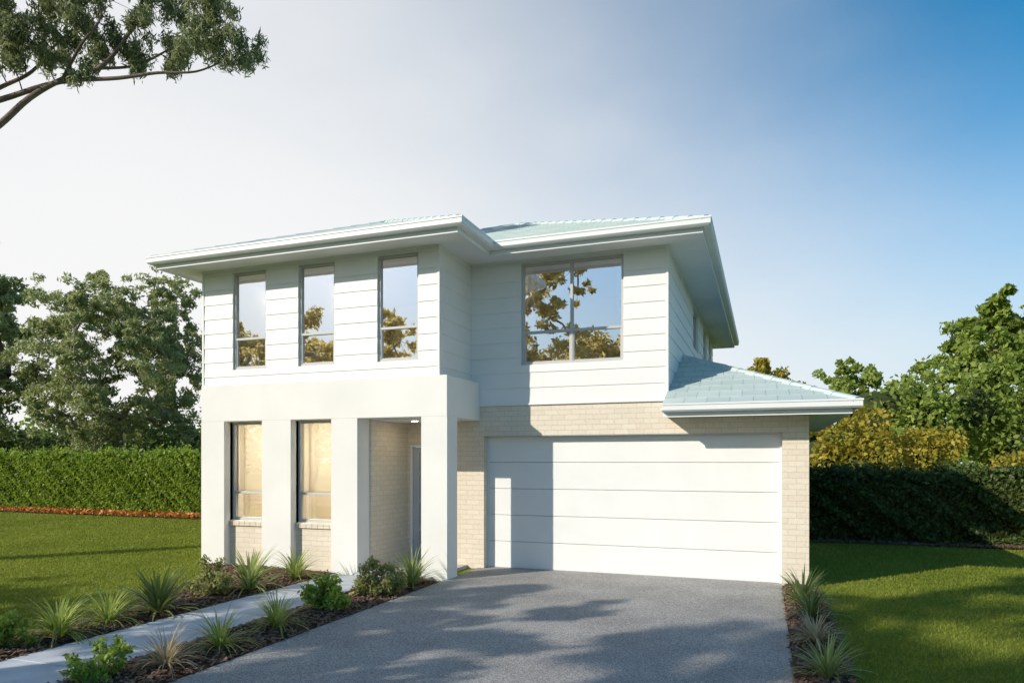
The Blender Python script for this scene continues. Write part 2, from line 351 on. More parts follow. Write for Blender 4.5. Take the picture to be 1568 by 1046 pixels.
def sweep(M,path,profile,closed,m=0):
    n=len(path)
    def off(i,o):
        P=Vector(path[i]); 
        a=Vector(path[i-1]) if (closed or i>0) else None; c_=Vector(path[(i+1)%n]) if (closed or i<n-1) else None
        ds=[]
        if a is not None: ds.append((P-a).normalized())
        if c_ is not None: ds.append((c_-P).normalized())
        ns=[Vector((dd.y,-dd.x)) for dd in ds]
        if len(ns)==1: return P+ns[0]*o
        return P+(ns[0]+ns[1])*o/(1+ns[0].dot(ns[1]))
    rings=[[(*off(i,o),z) for o,z in profile] for i in range(n)]
    k=len(profile)
    for i in range(n if closed else n-1):
        A,B=rings[i],rings[(i+1)%n]
        for j in range(k):
            M.poly([A[j],B[j],B[(j+1)%k],A[(j+1)%k]],m)
    if not closed: M.poly(rings[0],m); M.poly(rings[-1][::-1],m)
def gutter_profile(z):
    return [(-.03,z),(.0,z),(.0,z+.075),(.09,z+.075),(.118,z+.10),(.118,z+.165),(.128,z+.175),(.128,z+.20),(.108,z+.20),(.1,z+.17),(.0,z+.17),(-.03,z+.17)]
fx0,fx1,fxw,fyw,fy0,fy1=-10.13,-.87,-4.28,9.33,10.60,21.8
path=[(fx0,fyw),(fxw,fyw),(fxw,fy0),(fx1,fy0),(fx1,fy1),(fx0,fy1)]
g=MB(); sweep(g,path,gutter_profile(5.28),True); bH(g,'main_gutter_and_fascia',[M_trim],bevel=.003)
g=MB(); sweep(g,[(XE+.0,10.67),(1.14,10.67),(1.14,17.2),(XE,17.2)],gutter_profile(2.555),False); bH(g,'garage_gutter_and_fascia',[M_trim],bevel=.003)
g=MB(); g.poly([(fx0,fyw,ZS),(fxw,fyw,ZS),(fxw,fy0,ZS),(fx0,fy0,ZS)]); g.poly([(fx0,fy0,ZS),(fx1,fy0,ZS),(fx1,fy1,ZS),(fx0,fy1,ZS)])
g.poly([(XE,10.67,2.585),(1.14,10.67,2.585),(1.14,17.2,2.585),(XE,17.2,2.585)])
bH(g,'eave_soffits',[M_soffit])
T=math.tan(math.radians(22.5))
def clip(poly,z,keep_above):
    out=[]
    for i in range(len(poly)):
        a,b_=poly[i],poly[(i+1)%len(poly)]
        ia=(a.z>=z-1e-9) if keep_above else (a.z<=z+1e-9); ib=(b_.z>=z-1e-9) if keep_above else (b_.z<=z+1e-9)
        if ia: out.append(a)
        if ia!=ib:
            t_=(z-a.z)/(b_.z-a.z); out.append(a+(b_-a)*t_)
    return out
def slope(M,pts,step=.115,lift=.022):
    P=[Vector(q) for q in pts]; nrm=(P[1]-P[0]).cross(P[2]-P[1]).normalized()
    if nrm.z<0: nrm=-nrm
    hdir=Vector((-nrm.y,nrm.x,0)).normalized()
    zmin=min(q.z for q in P); zmax=max(q.z for q in P); z=zmin
    row=0
    while z<zmax-.002:
        q=clip(clip(P,z,True),min(z+step,zmax),False)
        q2=[]
        for v in q:
            if not q2 or (v-q2[-1]).length>1e-4: q2.append(v)
        if len(q2)>2 and (q2[0]-q2[-1]).length<1e-4: q2.pop()
        if len(q2)>=3:
            pts2=[v+nrm*(lift*(1-(v.z-z)/step)+.004) for v in q2]
            M.poly(pts2,0,[(v.dot(hdir), row*.3+(v.z-z)/step*.299) for v in q2])
            low=[i for i,v in enumerate(q2) if abs(v.z-z)<1e-4]
            if len(low)>=2:
                a,b_=q2[low[0]],q2[low[-1]]
                M.poly([a,b_,b_+nrm*(lift+.004),a+nrm*(lift+.004)],0,[(a.dot(hdir),row*.3+.1),(b_.dot(hdir),row*.3+.1),(b_.dot(hdir),row*.3+.1),(a.dot(hdir),row*.3+.1)])
        z+=step; row+=1
rx0,rx1,rxw,ryw,ry0,ry1=fx0-.05,fx1+.05,fxw+.05,fyw-.05,fy0-.05,fy1+.05; E=5.465
hw=(rxw-rx0)/2; xa=rx0+hw; ya=ryw+hw; za=E+hw*T; ybk=ry0+hw
hm=(rx1-rx0)/2; xm=rx0+hm; zm=E+hm*T; y1_=ry0+hm; y2_=ry1-hm
R=MB()
slope(R,[(rx0,ryw,E),(rxw,ryw,E),(xa,ya,za)])
slope(R,[(rxw,ryw,E),(rxw,ry0,E),(xa,ybk,za),(xa,ya,za)])
slope(R,[(rxw,ry0,E),(rx1,ry0,E),(xm,y1_,zm),(xa,ybk,za)])
slope(R,[(rx1,ry0,E),(rx1,ry1,E),(xm,y2_,zm),(xm,y1_,zm)])
slope(R,[(rx1,ry1,E),(rx0,ry1,E),(xm,y2_,zm)])
slope(R,[(rx0,ry1,E),(rx0,ryw,E),(xa,ya,za),(xa,ybk,za),(xm,y1_,zm),(xm,y2_,zm)])
bH(R,'main_roof_tiles',[M_tile])
R=MB(); e2=2.74; gx=1.19; g0=10.62; g1=17.25; gh=gx-XE; zg=e2+gh*T
slope(R,[(XE,g0,e2),(gx,g0,e2),(XE,g0+gh,zg)])
slope(R,[(gx,g0,e2),(gx,g1,e2),(XE,g1-gh,zg),(XE,g0+gh,zg)])
slope(R,[(gx,g1,e2),(XE,g1,e2),(XE,g1-gh,zg)])
R.poly([(XE-.002,g0+.03,2.70),(XE-.002,YG-.03,2.70),(XE-.002,YG-.03,e2+(YG-.03-g0)*T),(XE-.002,g0+.03,e2+.02)])
bH(R,'garage_roof_tiles',[M_tile])
def caps(M,a,b_,w=.10,h=.035,L=.36):
    a=Vector(a);b_=Vector(b_); D=(b_-a); n=max(1,int(D.length/L)); d=D.normalized(); side=d.cross(Vector((0,0,1))).normalized(); up=side.cross(d)
    for i in range(n):
        p0=a+D*(i/n)-d*.02; p1=a+D*((i+1)/n)
        prof=[(-w,-.035),(-w*.6,h*.6),(0,h),(w*.6,h*.6),(w,-.035)]
        A=[p0+side*x+up*(y+.018) for x,y in prof]; B=[p1+side*x*.9+up*(y*.9+.01) for x,y in prof]
        for j in range(4): M.poly([A[j],A[j+1],B[j+1],B[j]],0)
        M.poly(A,0)
C=MB()
for a,b_ in (((rx0,ryw,E),(xa,ya,za)),((rxw,ryw,E),(xa,ya,za)),((xa,ya,za),(xa,ybk,za)),((xa,ybk,za),(xm,y1_,zm)),((rx1,ry0,E),(xm,y1_,zm)),((xm,y1_,zm),(xm,y2_,zm)),((rx1,ry1,E),(xm,y2_,zm)),((rx0,ry1,E),(xm,y2_,zm)),((gx,g0,e2),(XE,g0+gh,zg)),((gx,g1,e2),(XE,g1-gh,zg))):
    caps(C,a,b_)
bH(C,'ridge_capping',[M_cap])

# ------------------------------------------------------------------ ground
g=MB(); g.poly([(-400,-400,0),(400,-400,0),(400,400,0),(-400,400,0)]); g.build('ground',[M_lawn])
g=MB(); g.box(-4.75,.24,-3.0,YG+.16,-.05,.02); g.build('driveway',[M_drive],bevel=.006)
g=MB()
ys=[-3.0+1.5*i for i in range(9)]+[9.69]
for a,b_ in zip(ys[:-1],ys[1:]):
    if b_-a>.1: g.box(-6.7,-5.6,a+.004,b_-.004,-.05,.03)
g.build('garden_path',[M_path],bevel=.006)
g=MB(); g.box(-60,60,-12,-4.2,-.05,.012); g.build('road',[M_road])
g=MB()
g.box(-60,60,-4.2,-4.05,-.05,.12); g.box(-60,60,-12.15,-12,-.05,.12); g.build('kerb',[M_kerb],bevel=.02)
def bedx(y):
    return np.interp(y,[0,4,6,7.5,8.6,9.3,9.85],[-7.35,-7.4,-7.55,-7.8,-8.3,-9.0,-9.7])
def bed(name,xin,xout,y0,y1,ny=60,nx=12,dens=900):
    V=[];F=[]
    for i in range(ny+1):
        y=y0+(y1-y0)*i/ny; a=xin(y); b_=xout(y)
        for j in range(nx+1):
            s_=j/nx; x=a+(b_-a)*s_
            h=.008+.035*math.sin(math.pi*s_)**.6+.012*random.random()*(0<j<nx)
            V.append((x,y,h))
    for i in range(ny):
        for j in range(nx):
            k=i*(nx+1)+j; F.append((k,k+1,k+nx+2,k+nx+1))
    m_=[0]*len(F)
    n=int(abs(sum((xout(y0+(y1-y0)*t_)-xin(y0+(y1-y0)*t_)) for t_ in np.linspace(0,1,20))/20)*(y1-y0)*dens)
    for _ in range(n):
        y=random.uniform(y0,y1); a,b_=sorted((xin(y),xout(y))); x=random.uniform(a-.02,b_+.02)
        z=.03+.035*math.sin(math.pi*min(1,max(0,(x-a)/(b_-a+1e-6))))**.6 if a<x<b_ else .035
        an=random.random()*6.28; L=random.uniform(.012,.035); W=L*.35; ti=random.uniform(-.5,.5)
        c_,s2=math.cos(an),math.sin(an); k=len(V)
        for (p_,q) in ((-L,-W),(L,-W),(L,W),(-L,W)): V.append((x+p_*c_-q*s2,y+p_*s2+q*c_,z+p_*ti+q*.3))
        F.append((k,k+1,k+2,k+3)); m_.append(1)
    return fastmesh(name,np.array(V),np.array(F),[M_mulch,M_chip],m_)
bed('garden_bed',lambda y:-6.703,lambda y:float(bedx(y)),-2.9,9.84)
bed('garden_bed',lambda y:-5.597,lambda y:-4.753,-2.9,9.68)
bed('garden_bed',lambda y:.243,lambda y:float(np.interp(y,[-3,5,10,11.1],[.7,.72,.74,.7])),-2.9,11.18)
bed('garden_bed',lambda y:-46,lambda y:-9.8,17.25,18.3,6,120,500)
bed('garden_bed',lambda y:.7,lambda y:20,17.35,18.3,6,80,500)

# ------------------------------------------------------------------ vegetation
def unit(v): return v/np.maximum(1e-9,np.linalg.norm(v,axis=1,keepdims=True))
def leaves(C,L,W,droop=0.0):
    n=len(C); a=rng.normal(size=(n,3)); a[:,2]-=droop; a=unit(a)
    nn=rng.normal(size=(n,3)); b=unit(np.cross(a,nn)); s=rng.uniform(.65,1.3,(n,1))
    V=np.empty((n,4,3)); V[:,0]=C-a*L*s; V[:,1]=C+b*W*s-a*L*.1*s; V[:,2]=C+a*L*s; V[:,3]=C-b*W*s-a*L*.1*s
    return V.reshape(-1,3)
def quads(n): return np.arange(n*4).reshape(-1,4)
def clump(center,r,n,flat=.75,shell=.35):
    d=unit(rng.normal(size=(n,3))); rad=rng.uniform(shell,1,(n,1))**.6
    rad*=1+.25*np.sin(d[:,:1]*7+center[0])*np.cos(d[:,1:2]*6+center[1])
    P=d*rad*r; P[:,2]*=flat
    return P+np.array(center),d
def tube(V,F,a,b,ra,rb,k=6):
    a=np.array(a);b=np.array(b); d=b-a; L=np.linalg.norm(d)
    if L<1e-6: return
    d=d/L; u_=np.cross(d,[0,0,1.0]) if abs(d[2])<.95 else np.cross(d,[1.0,0,0]); u_/=np.linalg.norm(u_); v_=np.cross(d,u_)
    s=len(V)
    for (p_,r_) in ((a,ra),(b,rb)):
        for i in range(k):
            t_=i*math.tau/k; V.append(p_+(u_*math.cos(t_)+v_*math.sin(t_))*r_)
    for i in range(k): j=(i+1)%k; F.append((s+i,s+j,s+k+j,s+k+i))
def tree(name,base,height,cr,tr,ncl,lpc,leaf,mats,seed,clear=.35,flat=.75,clr=.9,droop=0.,lean=(0,0),inner=.35,sub=4,sp=.42,ex=.5):
    global rng; rng=np.random.default_rng(seed); rd=random.Random(seed)
    base=np.array([*base,0.0]); top=base+np.array([lean[0],lean[1],height*clear])
    nodes=[base]; par=[-1]
    for i in range(1,7):
        t_=i/6; nodes.append(base+(top-base)*t_+np.array([rd.uniform(-1,1),rd.uniform(-1,1),0])*tr*.7*(i<6)); par.append(len(nodes)-2)
    cz=height*(1+clear*.75)/2; rz=(height-height*clear*.75)/2
    cc=base+np.array([lean[0],lean[1],cz])
    cl=[]; tries=0
    while len(cl)<ncl and tries<9000:
        tries+=1; d=rng.normal(size=3); d/=np.linalg.norm(d); q=cc+d*np.array([cr,cr,rz])*rd.uniform(inner,1)**.5*rd.uniform(.8,1.0)
        if q[2]<height*clear*.8: continue
        if all(np.linalg.norm(q-c_[0])>clr*.75 for c_ in cl): cl.append((q,rd.uniform(.65,1.25)*clr))
    cl.sort(key=lambda c_:np.linalg.norm(c_[0]-top)); tips=[]
    for q,r_ in cl:
        arr=np.array(nodes[4:]); dist=np.linalg.norm(arr-q,axis=1)+np.maximum(0,arr[:,2]-q[2])*1.2
        k=int(np.argmin(dist))+4; a=nodes[k]; prev=k; m_=max(2,int(np.linalg.norm(q-a)/.7)); ln=np.linalg.norm(q-a)
        for i in range(1,m_+1):
            t_=i/m_; p_=a+(q-a)*t_; p_=p_+np.array([rd.uniform(-1,1),rd.uniform(-1,1),rd.uniform(-.6,.6)])*.07*ln*(i<m_)+np.array([0,0,.12*ln*math.sin(math.pi*t_)])
            nodes.append(p_); par.append(prev); prev=len(nodes)-1
        tips.append(prev)
    w_=np.zeros(len(nodes)); 
    for t_ in tips: w_[t_]=1
    for i in range(len(nodes)-1,0,-1): w_[par[i]]+=w_[i]
    rad=tr*(w_/w_[0])**ex; rad[0]*=1.3
    V=[];F=[]
    for i in range(1,len(nodes)): tube(V,F,nodes[par[i]],nodes[i],max(.012,min(rad[par[i]],rad[i]*1.5)),max(.01,rad[i]),7)
    Ps=[]
    for q,r_ in cl:
        n=int(lpc*rd.uniform(.7,1.2))
        for _ in range(sub):
            o=rng.normal(size=3)*r_*sp; P,_d=clump(q+o,r_*(.62 if sub==4 else .42),n//sub,flat,.2); Ps.append(P)
            if sub>4: tube(V,F,q,q+o,.012,.005,4)
    P=np.concatenate(Ps); LV=leaves(P,leaf[0],leaf[1],droop)
    nb=len(V); Vall=np.concatenate([np.array(V),LV]); Fall=np.concatenate([np.array(F),quads(len(P))+nb])
    return fastmesh(name,Vall,Fall,mats,[0]*len(F)+[1]*len(P))
L_gum=leafmat('gum_leaf',(.17,.20,.07),(.36,.41,.17),(.55,.58,.30),.5)
L_gumover=leafmat('gum_leaf_near',(.11,.135,.06),(.25,.29,.13),(.44,.48,.25),.48,2)
L_dark=leafmat('dark_leaf',(.06,.09,.025),(.14,.19,.05),(.28,.32,.10),.42)
L_mid=leafmat('mid_leaf',(.12,.18,.03),(.26,.35,.065),(.43,.51,.12),.48)
L_gold=leafmat('golden_leaf',(.17,.18,.035),(.42,.37,.05),(.68,.50,.08),.48)
L_street=leafmat('street_leaf',(.38,.33,.09),(.68,.56,.20),(.88,.75,.32),.68)
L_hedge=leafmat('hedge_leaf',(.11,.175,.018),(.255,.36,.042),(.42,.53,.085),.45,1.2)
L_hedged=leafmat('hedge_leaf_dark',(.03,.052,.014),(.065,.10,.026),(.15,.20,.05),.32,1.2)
L_autumn=leafmat('fallen_leaf',(.36,.11,.02),(.62,.22,.05),(.65,.4,.10),.2,3)

def hedge(name,x0,x1,y0,y1,h,n,mat,seed):
    global rng; rng=np.random.default_rng(seed)
    def bumps(a,b): return .08*np.sin(a*2.1+b*1.3)+.07*np.sin(a*5.3+b*3.9+1)+.06*np.sin(a*11+b*7)
    nf=int(n*.62); nt_=int(n*.26); nb=n-nf-nt_
    X=rng.uniform(x0,x1,nf); Z=rng.uniform(.05,h,nf)
    Y=y0-bumps(X,Z*2)+np.abs(rng.normal(0,.10,nf))-.05 + .18*np.clip((Z-h+.35)/.35,0,1)**2
    A=np.stack([X,Y,Z],1)
    X=rng.uniform(x0,x1,nt_); Y=rng.uniform(y0,y1,nt_); Z=h+bumps(X,Y*2)*.9-np.abs(rng.normal(0,.07,nt_))+.04+rng.exponential(.06,nt_); B=np.stack([X,Y,Z],1)
    X=rng.uniform(x0,x1,nb); Z=rng.uniform(.05,h,nb); Y=y1+bumps(X,Z*2)-np.abs(rng.normal(0,.08,nb)); C_=np.stack([X,Y,Z],1)
    ends=[]
    for xe in (x0,x1):
        k=1800; Y=rng.uniform(y0,y1,k); Z=rng.uniform(.05,h,k); ends.append(np.stack([xe+rng.normal(0,.08,k),Y,Z],1))
    P=np.concatenate([A,B,C_]+ends); LV=leaves(P,.06,.034)
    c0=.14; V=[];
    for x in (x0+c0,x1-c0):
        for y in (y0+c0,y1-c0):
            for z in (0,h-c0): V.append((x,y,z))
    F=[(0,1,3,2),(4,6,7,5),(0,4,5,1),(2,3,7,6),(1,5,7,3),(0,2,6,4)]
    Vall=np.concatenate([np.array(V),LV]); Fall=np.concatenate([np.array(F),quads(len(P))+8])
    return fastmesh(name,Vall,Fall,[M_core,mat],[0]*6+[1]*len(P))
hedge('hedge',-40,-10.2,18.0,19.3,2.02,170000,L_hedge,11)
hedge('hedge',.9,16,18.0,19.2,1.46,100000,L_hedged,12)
n=6000; P=np.stack([rng.uniform(-38,-10,n),rng.normal(17.6,.2,n),rng.uniform(.05,.18,n)],1)
fastmesh('fallen_leaves',leaves(P,.06,.04),quads(n),[L_autumn])

def mass(name,cl,lpc,leaf,mat,seed,flat=.9):
    global rng; rng=np.random.default_rng(seed); Ps=[];V=[];F=[]
    for (x,y,z,r_) in cl:
        for _ in range(5):
            o=rng.normal(size=3)*r_*.38; P,_d=clump(np.array([x,y,z])+o,r_*.7,lpc//5,flat,.4); P=P[P[:,2]>.05]; Ps.append(P)
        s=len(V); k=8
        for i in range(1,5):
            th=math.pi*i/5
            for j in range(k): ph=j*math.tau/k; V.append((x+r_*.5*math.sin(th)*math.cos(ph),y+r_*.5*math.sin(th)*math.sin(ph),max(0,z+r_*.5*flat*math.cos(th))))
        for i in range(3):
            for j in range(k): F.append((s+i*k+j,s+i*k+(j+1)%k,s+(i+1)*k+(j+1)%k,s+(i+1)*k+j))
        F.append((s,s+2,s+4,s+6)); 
    P=np.concatenate(Ps); LV=leaves(P,*leaf)
    Vall=np.concatenate([np.array(V),LV]); Fall=np.concatenate([np.array(F),quads(len(P))+len(V)])
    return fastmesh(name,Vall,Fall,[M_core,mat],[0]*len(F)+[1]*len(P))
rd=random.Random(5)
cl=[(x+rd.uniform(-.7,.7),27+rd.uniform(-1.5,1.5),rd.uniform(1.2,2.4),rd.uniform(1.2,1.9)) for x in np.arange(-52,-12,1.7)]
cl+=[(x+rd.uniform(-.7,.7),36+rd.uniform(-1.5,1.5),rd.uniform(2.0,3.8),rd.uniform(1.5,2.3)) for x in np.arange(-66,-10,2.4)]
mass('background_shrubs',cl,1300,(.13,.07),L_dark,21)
cl=[(x+rd.uniform(-.5,.5),29+rd.uniform(-1,1),rd.uniform(1.2,2.7),rd.uniform(1.0,1.5)) for x in np.arange(2,30,1.9)]
mass('golden_shrubs',cl,1900,(.11,.06),L_gold,22)
cl=[(x+rd.uniform(-.7,.7),36+rd.uniform(-1.5,1.5),rd.uniform(2.2,4.2),rd.uniform(1.7,2.5)) for x in np.arange(2,40,2.2)]
mass('background_shrubs',cl,1500,(.14,.08),L_mid,23)
cl=[]
for a in np.arange(0,360,3.2):
    R_=85+rd.uniform(-6,6); r_=rd.uniform(3.0,4.6); cl.append((R_*math.cos(math.radians(a)),10+R_*math.sin(math.radians(a)),r_*.7+rd.uniform(0,1.2),r_))
mass('distant_tree_line',cl,800,(.4,.25),L_mid,24)
gum=[M_bark,L_gum]; md=[M_barkd,L_mid]
tree('gum_tree',(-30.6,25.8),12.0,4.7,.32,120,470,(.12,.042),gum,31,clear=.18,clr=.78,droop=.3,inner=.3,sub=8,sp=.52,ex=.6)
tree('gum_tree',(-39.3,24.0),13.4,3.3,.32,75,560,(.14,.055),[M_barkd,L_gum],32,clear=.2,clr=.9,sub=6,sp=.48,ex=.58)
tree('oak_tree',(12.9,41),10.6,5.0,.36,120,700,(.15,.09),md,34,clear=.12,clr=1.0,sub=6,sp=.5,ex=.58)
tree('oak_tree',(18.5,40),11.0,5.2,.36,110,700,(.15,.09),md,35,clear=.12,clr=1.0,sub=6,sp=.5,ex=.58)
tree('ash_tree',(4.9,38),7.4,2.0,.14,30,280,(.14,.07),md,36,clear=.3,clr=.7,sub=6,sp=.5,ex=.58)
tree('golden_tree',(-.2,36),6.6,3.0,.25,40,600,(.13,.07),[M_barkd,L_gold],37,clear=.3,clr=.8)
st=[M_bark,L_street]
# trees on the front verge (shade the driveway and lawns)
tree('street_tree',(-11.0,-1.3),7.2,2.8,.15,20,330,(.11,.05),st,41,clear=.66,clr=.6,inner=.2,sub=6,sp=.55,ex=.6)
tree('street_tree',(-10.4,-6.6),8.8,4.0,.2,24,420,(.12,.055),st,43,clear=.6,clr=.72,inner=.15,sub=6,sp=.48,ex=.6)
tree('street_tree',(-17.5,-3.6),7.6,2.8,.18,16,240,(.11,.045),st,44,clear=.55,clr=.7,inner=.2,sub=6,sp=.6,ex=.6)
tree('street_tree',(-11.8,-9.9),15.6,3.9,.3,34,380,(.14,.06),st,42,clear=.72,clr=.85,inner=.2,sub=6,sp=.5,ex=.6)
for i,(x,y,h_) in enumerate(((-27,-16,11.0),(-20.5,-15,7.4),(-14.5,-17,9.4),(-9.0,-16.5,9.6),(-34,-17,12))):
    tree('street_tree',(x,y),h_,3.2,.3,50,420,(.15,.07),st,50+i,clear=.25,clr=.9)

# overhanging gum: trunk outside frame at the left, limbs reach over
def W2(px,py,dd=0): return np.array([-12.48+.01065*px-.344*dd, 8.21+.0039*px+.939*dd, 9.895-.01134*py])
rng=np.random.default_rng(61); rd=random.Random(61); V=[];F=[]
def limb(pts,r0,r1):
    pts=[np.array(q) for q in pts]; out=[]
    n=len(pts)
    for i in range(n-1):
        p0=pts[max(0,i-1)];p1=pts[i];p2=pts[i+1];p3=pts[min(n-1,i+2)]
        for k in range(5):
            t_=k/5; out.append(.5*((2*p1)+(-p0+p2)*t_+(2*p0-5*p1+4*p2-p3)*t_*t_+(-p0+3*p1-3*p2+p3)*t_**3))
    out.append(pts[-1]); m_=len(out)-1
    for i in range(m_): tube(V,F,out[i],out[i+1],r0+(r1-r0)*i/m_,r0+(r1-r0)*(i+1)/m_,8)
    return out
tb=np.array([-17.5,4.5,0]); fork=np.array([-17.2,5.2,4.2])
limb([tb,(-17.5,4.7,2),fork],.34,.27)
Ls=[]
A_=W2(-60,235)
limb([fork,(-15.5,6.4,6.0),A_],.16,.06); limb([fork,(-15.3,6.2,7.0),W2(-70,170)],.14,.06)
Ls.append(limb([A_,W2(0,190),W2(45,150),W2(95,122),W2(150,105),W2(190,62),W2(215,10),W2(225,-50)],.06,.018))
Ls.append(limb([W2(-70,170),W2(0,153),W2(90,126),W2(180,120),W2(240,112),W2(300,110),W2(345,92)],.055,.010))
Ls.append(limb([W2(-70,170),W2(-20,120,.3),W2(30,95,.3),W2(70,50,.3),W2(120,10,.3)],.045,.010))
Ls.append(limb([W2(95,122),W2(140,85,-.3),W2(170,40,-.3),W2(150,-20,-.3)],.03,.01))
Ls.append(limb([W2(150,105),W2(200,90,.2),W2(260,60,.2),W2(320,30,.2)],.028,.008))
Ls.append(limb([fork,(-17.4,5.5,7),(-16.5,6,9.5),(-15,7,11.5)],.2,.05))
Ls.append(limb([(-16.5,6,9.5),(-14,7.5,11),(-12,8.5,11.8)],.1,.03))
Ls.append(limb([fork,(-19,4.5,6.5),(-20.5,4,9)],.16,.04))
cls=[(345,35,.42),(372,65,.26),(335,70,.32),(365,92,.16),(300,15,.3),(290,90,.22),(255,50,.3),(240,5,.35),(215,30,.3),(190,70,.24),(180,10,.36),(140,40,.34),(150,80,.2),(110,10,.4),(95,60,.3),(60,25,.4),(40,65,.34),(15,15,.4),(0,65,.35),(75,95,.2),(125,118,.14),(25,105,.14),(260,98,.14),(-40,40,.5),(-60,110,.4),(330,0,.3),(205,95,.13),(-20,0,.5),(70,-20,.45),(150,-30,.45),(230,-40,.45),(300,-35,.4),(315,55,.3),(60,75,.25),(170,45,.3)]
Ps=[]
sk=np.concatenate([np.array(l) for l in Ls])
for (px,py,r_) in cls:
    c_=W2(px,py,rd.uniform(-.4,.5))
    k=int(np.argmin(np.linalg.norm(sk-c_,axis=1))); a=sk[k]; m1=(a+c_)/2+np.array([rd.uniform(-.1,.1),0,.08])
    tube(V,F,a,m1,.012,.009,5); tube(V,F,m1,c_,.009,.006,5)
    nsub=max(3,int(r_*26))
    for _ in range(nsub):
        o=rng.normal(size=3)*r_*.58; o[2]*=.7; q=c_+o; tube(V,F,c_,q,.005,.003,4)
        P,_d=clump(q,.16,105,1.1,.05); Ps.append(P)
for c_ in ((-15,7,11.7),(-12,8.5,12.1),(-16.3,6,10.2),(-20.5,4,9.3),(-18,5,10.5),(-13.5,7.4,11.5),(-19,4,8)):
    for _ in range(22):
        q=np.array(c_)+rng.normal(size=3)*np.array([.9,.9,.5]); P,_d=clump(q,.28,90,.8,.1); Ps.append(P)
P=np.concatenate(Ps); LV=leaves(P,.066,.013,1.1)
fastmesh('gum_tree',np.concatenate([np.array(V),LV]),np.concatenate([np.array(F),quads(len(P))+len(V)]),[M_barko,L_gumover],[0]*len(F)+[1]*len(P))

# garden plants
G_flax=leafmat('flax_blade',(.16,.22,.05),(.34,.42,.12),(.60,.62,.30),.4,5)
G_dark=leafmat('agave_blade',(.06,.10,.035),(.17,.23,.07),(.58,.58,.18),.35,5)
G_grass=leafmat('grass_blade',(.20,.28,.05),(.40,.49,.11),(.60,.65,.25),.45,5)
G_tan=leafmat('dry_grass_blade',(.28,.23,.13),(.52,.44,.28),(.68,.6,.42),.4,5)
G_shrub=leafmat('shrub_leaf',(.16,.25,.035),(.32,.45,.07),(.52,.62,.16),.45,5)
G_shrubd=leafmat('shrub_leaf_olive',(.19,.20,.065),(.36,.37,.13),(.54,.54,.22),.4,5)
def spiky(name,x,y,size,nb,bw,mat,seed,arch=.8,up=.5):
    rd=random.Random(seed); V=[];F=[]; size*=1.25
    for i in range(nb):
        az=rd.random()*6.283; el=math.radians(rd.uniform(90*up*.7,88)); L=size*rd.uniform(.7,1.15); wv=bw*rd.uniform(.7,1.2)
        r0=rd.uniform(0,.05); px,py,pz=x+r0*math.cos(az),y+r0*math.sin(az),.03; e=el; s=len(V); ns=6
        for k in range(ns+1):
            t_=k/ns; wd=wv*(1-t_)**.6*(.6+.8*min(1,t_*3)) if k<ns else .0008
            sx,sy=-math.sin(az)*wd,math.cos(az)*wd
            V.append((px+sx,py+sy,pz+wd*.25)); V.append((px-sx,py-sy,pz+wd*.25))
            st_=L/ns; px+=math.cos(az)*math.cos(e)*st_; py+=math.sin(az)*math.cos(e)*st_; pz=max(.02,pz+math.sin(e)*st_); e-=arch*1.5/ns*(1.5-.8*(el/1.57))
        for k in range(ns): F.append((s+2*k,s+2*k+1,s+2*k+3,s+2*k+2))
    return fastmesh(name,np.array(V),np.array(F),[mat])
def shrub(name,x,y,size,n,mat,seed,leaf=(.03,.014)):
    global rng; rng=np.random.default_rng(seed); V=[];F=[];Ps=[]
    for i in range(22):
        d=rng.normal(size=3); d[2]=abs(d[2])*.9+.25; d/=np.linalg.norm(d); q=np.array([x,y,.03])+d*size*rng.uniform(.5,1.1)*np.array([.75,.75,1])
        a=np.array([x,y,.02]); m_=(a+q)/2+np.array([0,0,.03]); tube(V,F,a,m_,.006,.004,5); tube(V,F,m_,q,.004,.002,5)
        P,_=clump(q,size*.19,n//34,1,.1); Ps.append(P)
        k=n//50; t_=rng.uniform(.3,1.1,(k,1)); Ps.append(a+(q-a)*t_+rng.normal(size=(k,3))*size*.07)
    P=np.concatenate(Ps); P[:,2]=np.maximum(P[:,2],.04); LV=leaves(P,*leaf)
    return fastmesh(name,np.concatenate([np.array(V),LV]),np.concatenate([np.array(F),quads(len(P))+len(V)]),[M_barkd,mat],[0]*len(F)+[1]*len(P))
spiky('ornamental_grass',-7.02,5.21,.46,150,.0085,G_grass,1,.9,.45)
spiky('ornamental_grass',-7.08,5.85,.40,130,.0085,G_grass,2,.9,.45)
spiky('agave_plant',-6.98,6.45,.50,90,.021,G_dark,3,.55,.35)
shrub('shrub',-7.26,7.54,.46,2400,G_shrubd,4)
spiky('flax_plant',-6.98,8.05,.56,105,.016,G_flax,5,.6,.4)
spiky('flax_plant',-6.98,9.08,.46,120,.011,G_grass,6,.8,.45)
shrub('shrub',-5.12,7.28,.44,1500,G_shrub,7,(.036,.018))
spiky('ornamental_grass',-5.12,6.34,.40,140,.007,G_grass,8,.8,.45)
shrub('shrub',-5.05,8.45,.48,3200,G_shrubd,9)
spiky('flax_plant',-4.97,9.22,.50,110,.011,G_flax,10,.7,.45)
spiky('ornamental_grass',-5.1,5.46,.34,130,.006,G_grass,11,.8,.45)
spiky('dry_grass_tuft',-5.08,4.78,.34,170,.005,G_tan,12,.8,.5)
shrub('shrub',-5.38,4.35,.34,1000,G_shrub,13,(.03,.015))
shrub('shrub',-7.15,4.7,.34,1400,G_shrub,14)
spiky('flax_plant',.46,9.75,.44,110,.011,G_flax,15,.6,.4)
spiky('flax_plant',.50,8.85,.36,90,.011,G_dark,16,.6,.4)
spiky('dry_grass_tuft',.48,7.7,.30,200,.0055,G_tan,17,.8,.5)
spiky('flax_plant',.50,6.5,.32,110,.009,G_flax,18,.7,.4)
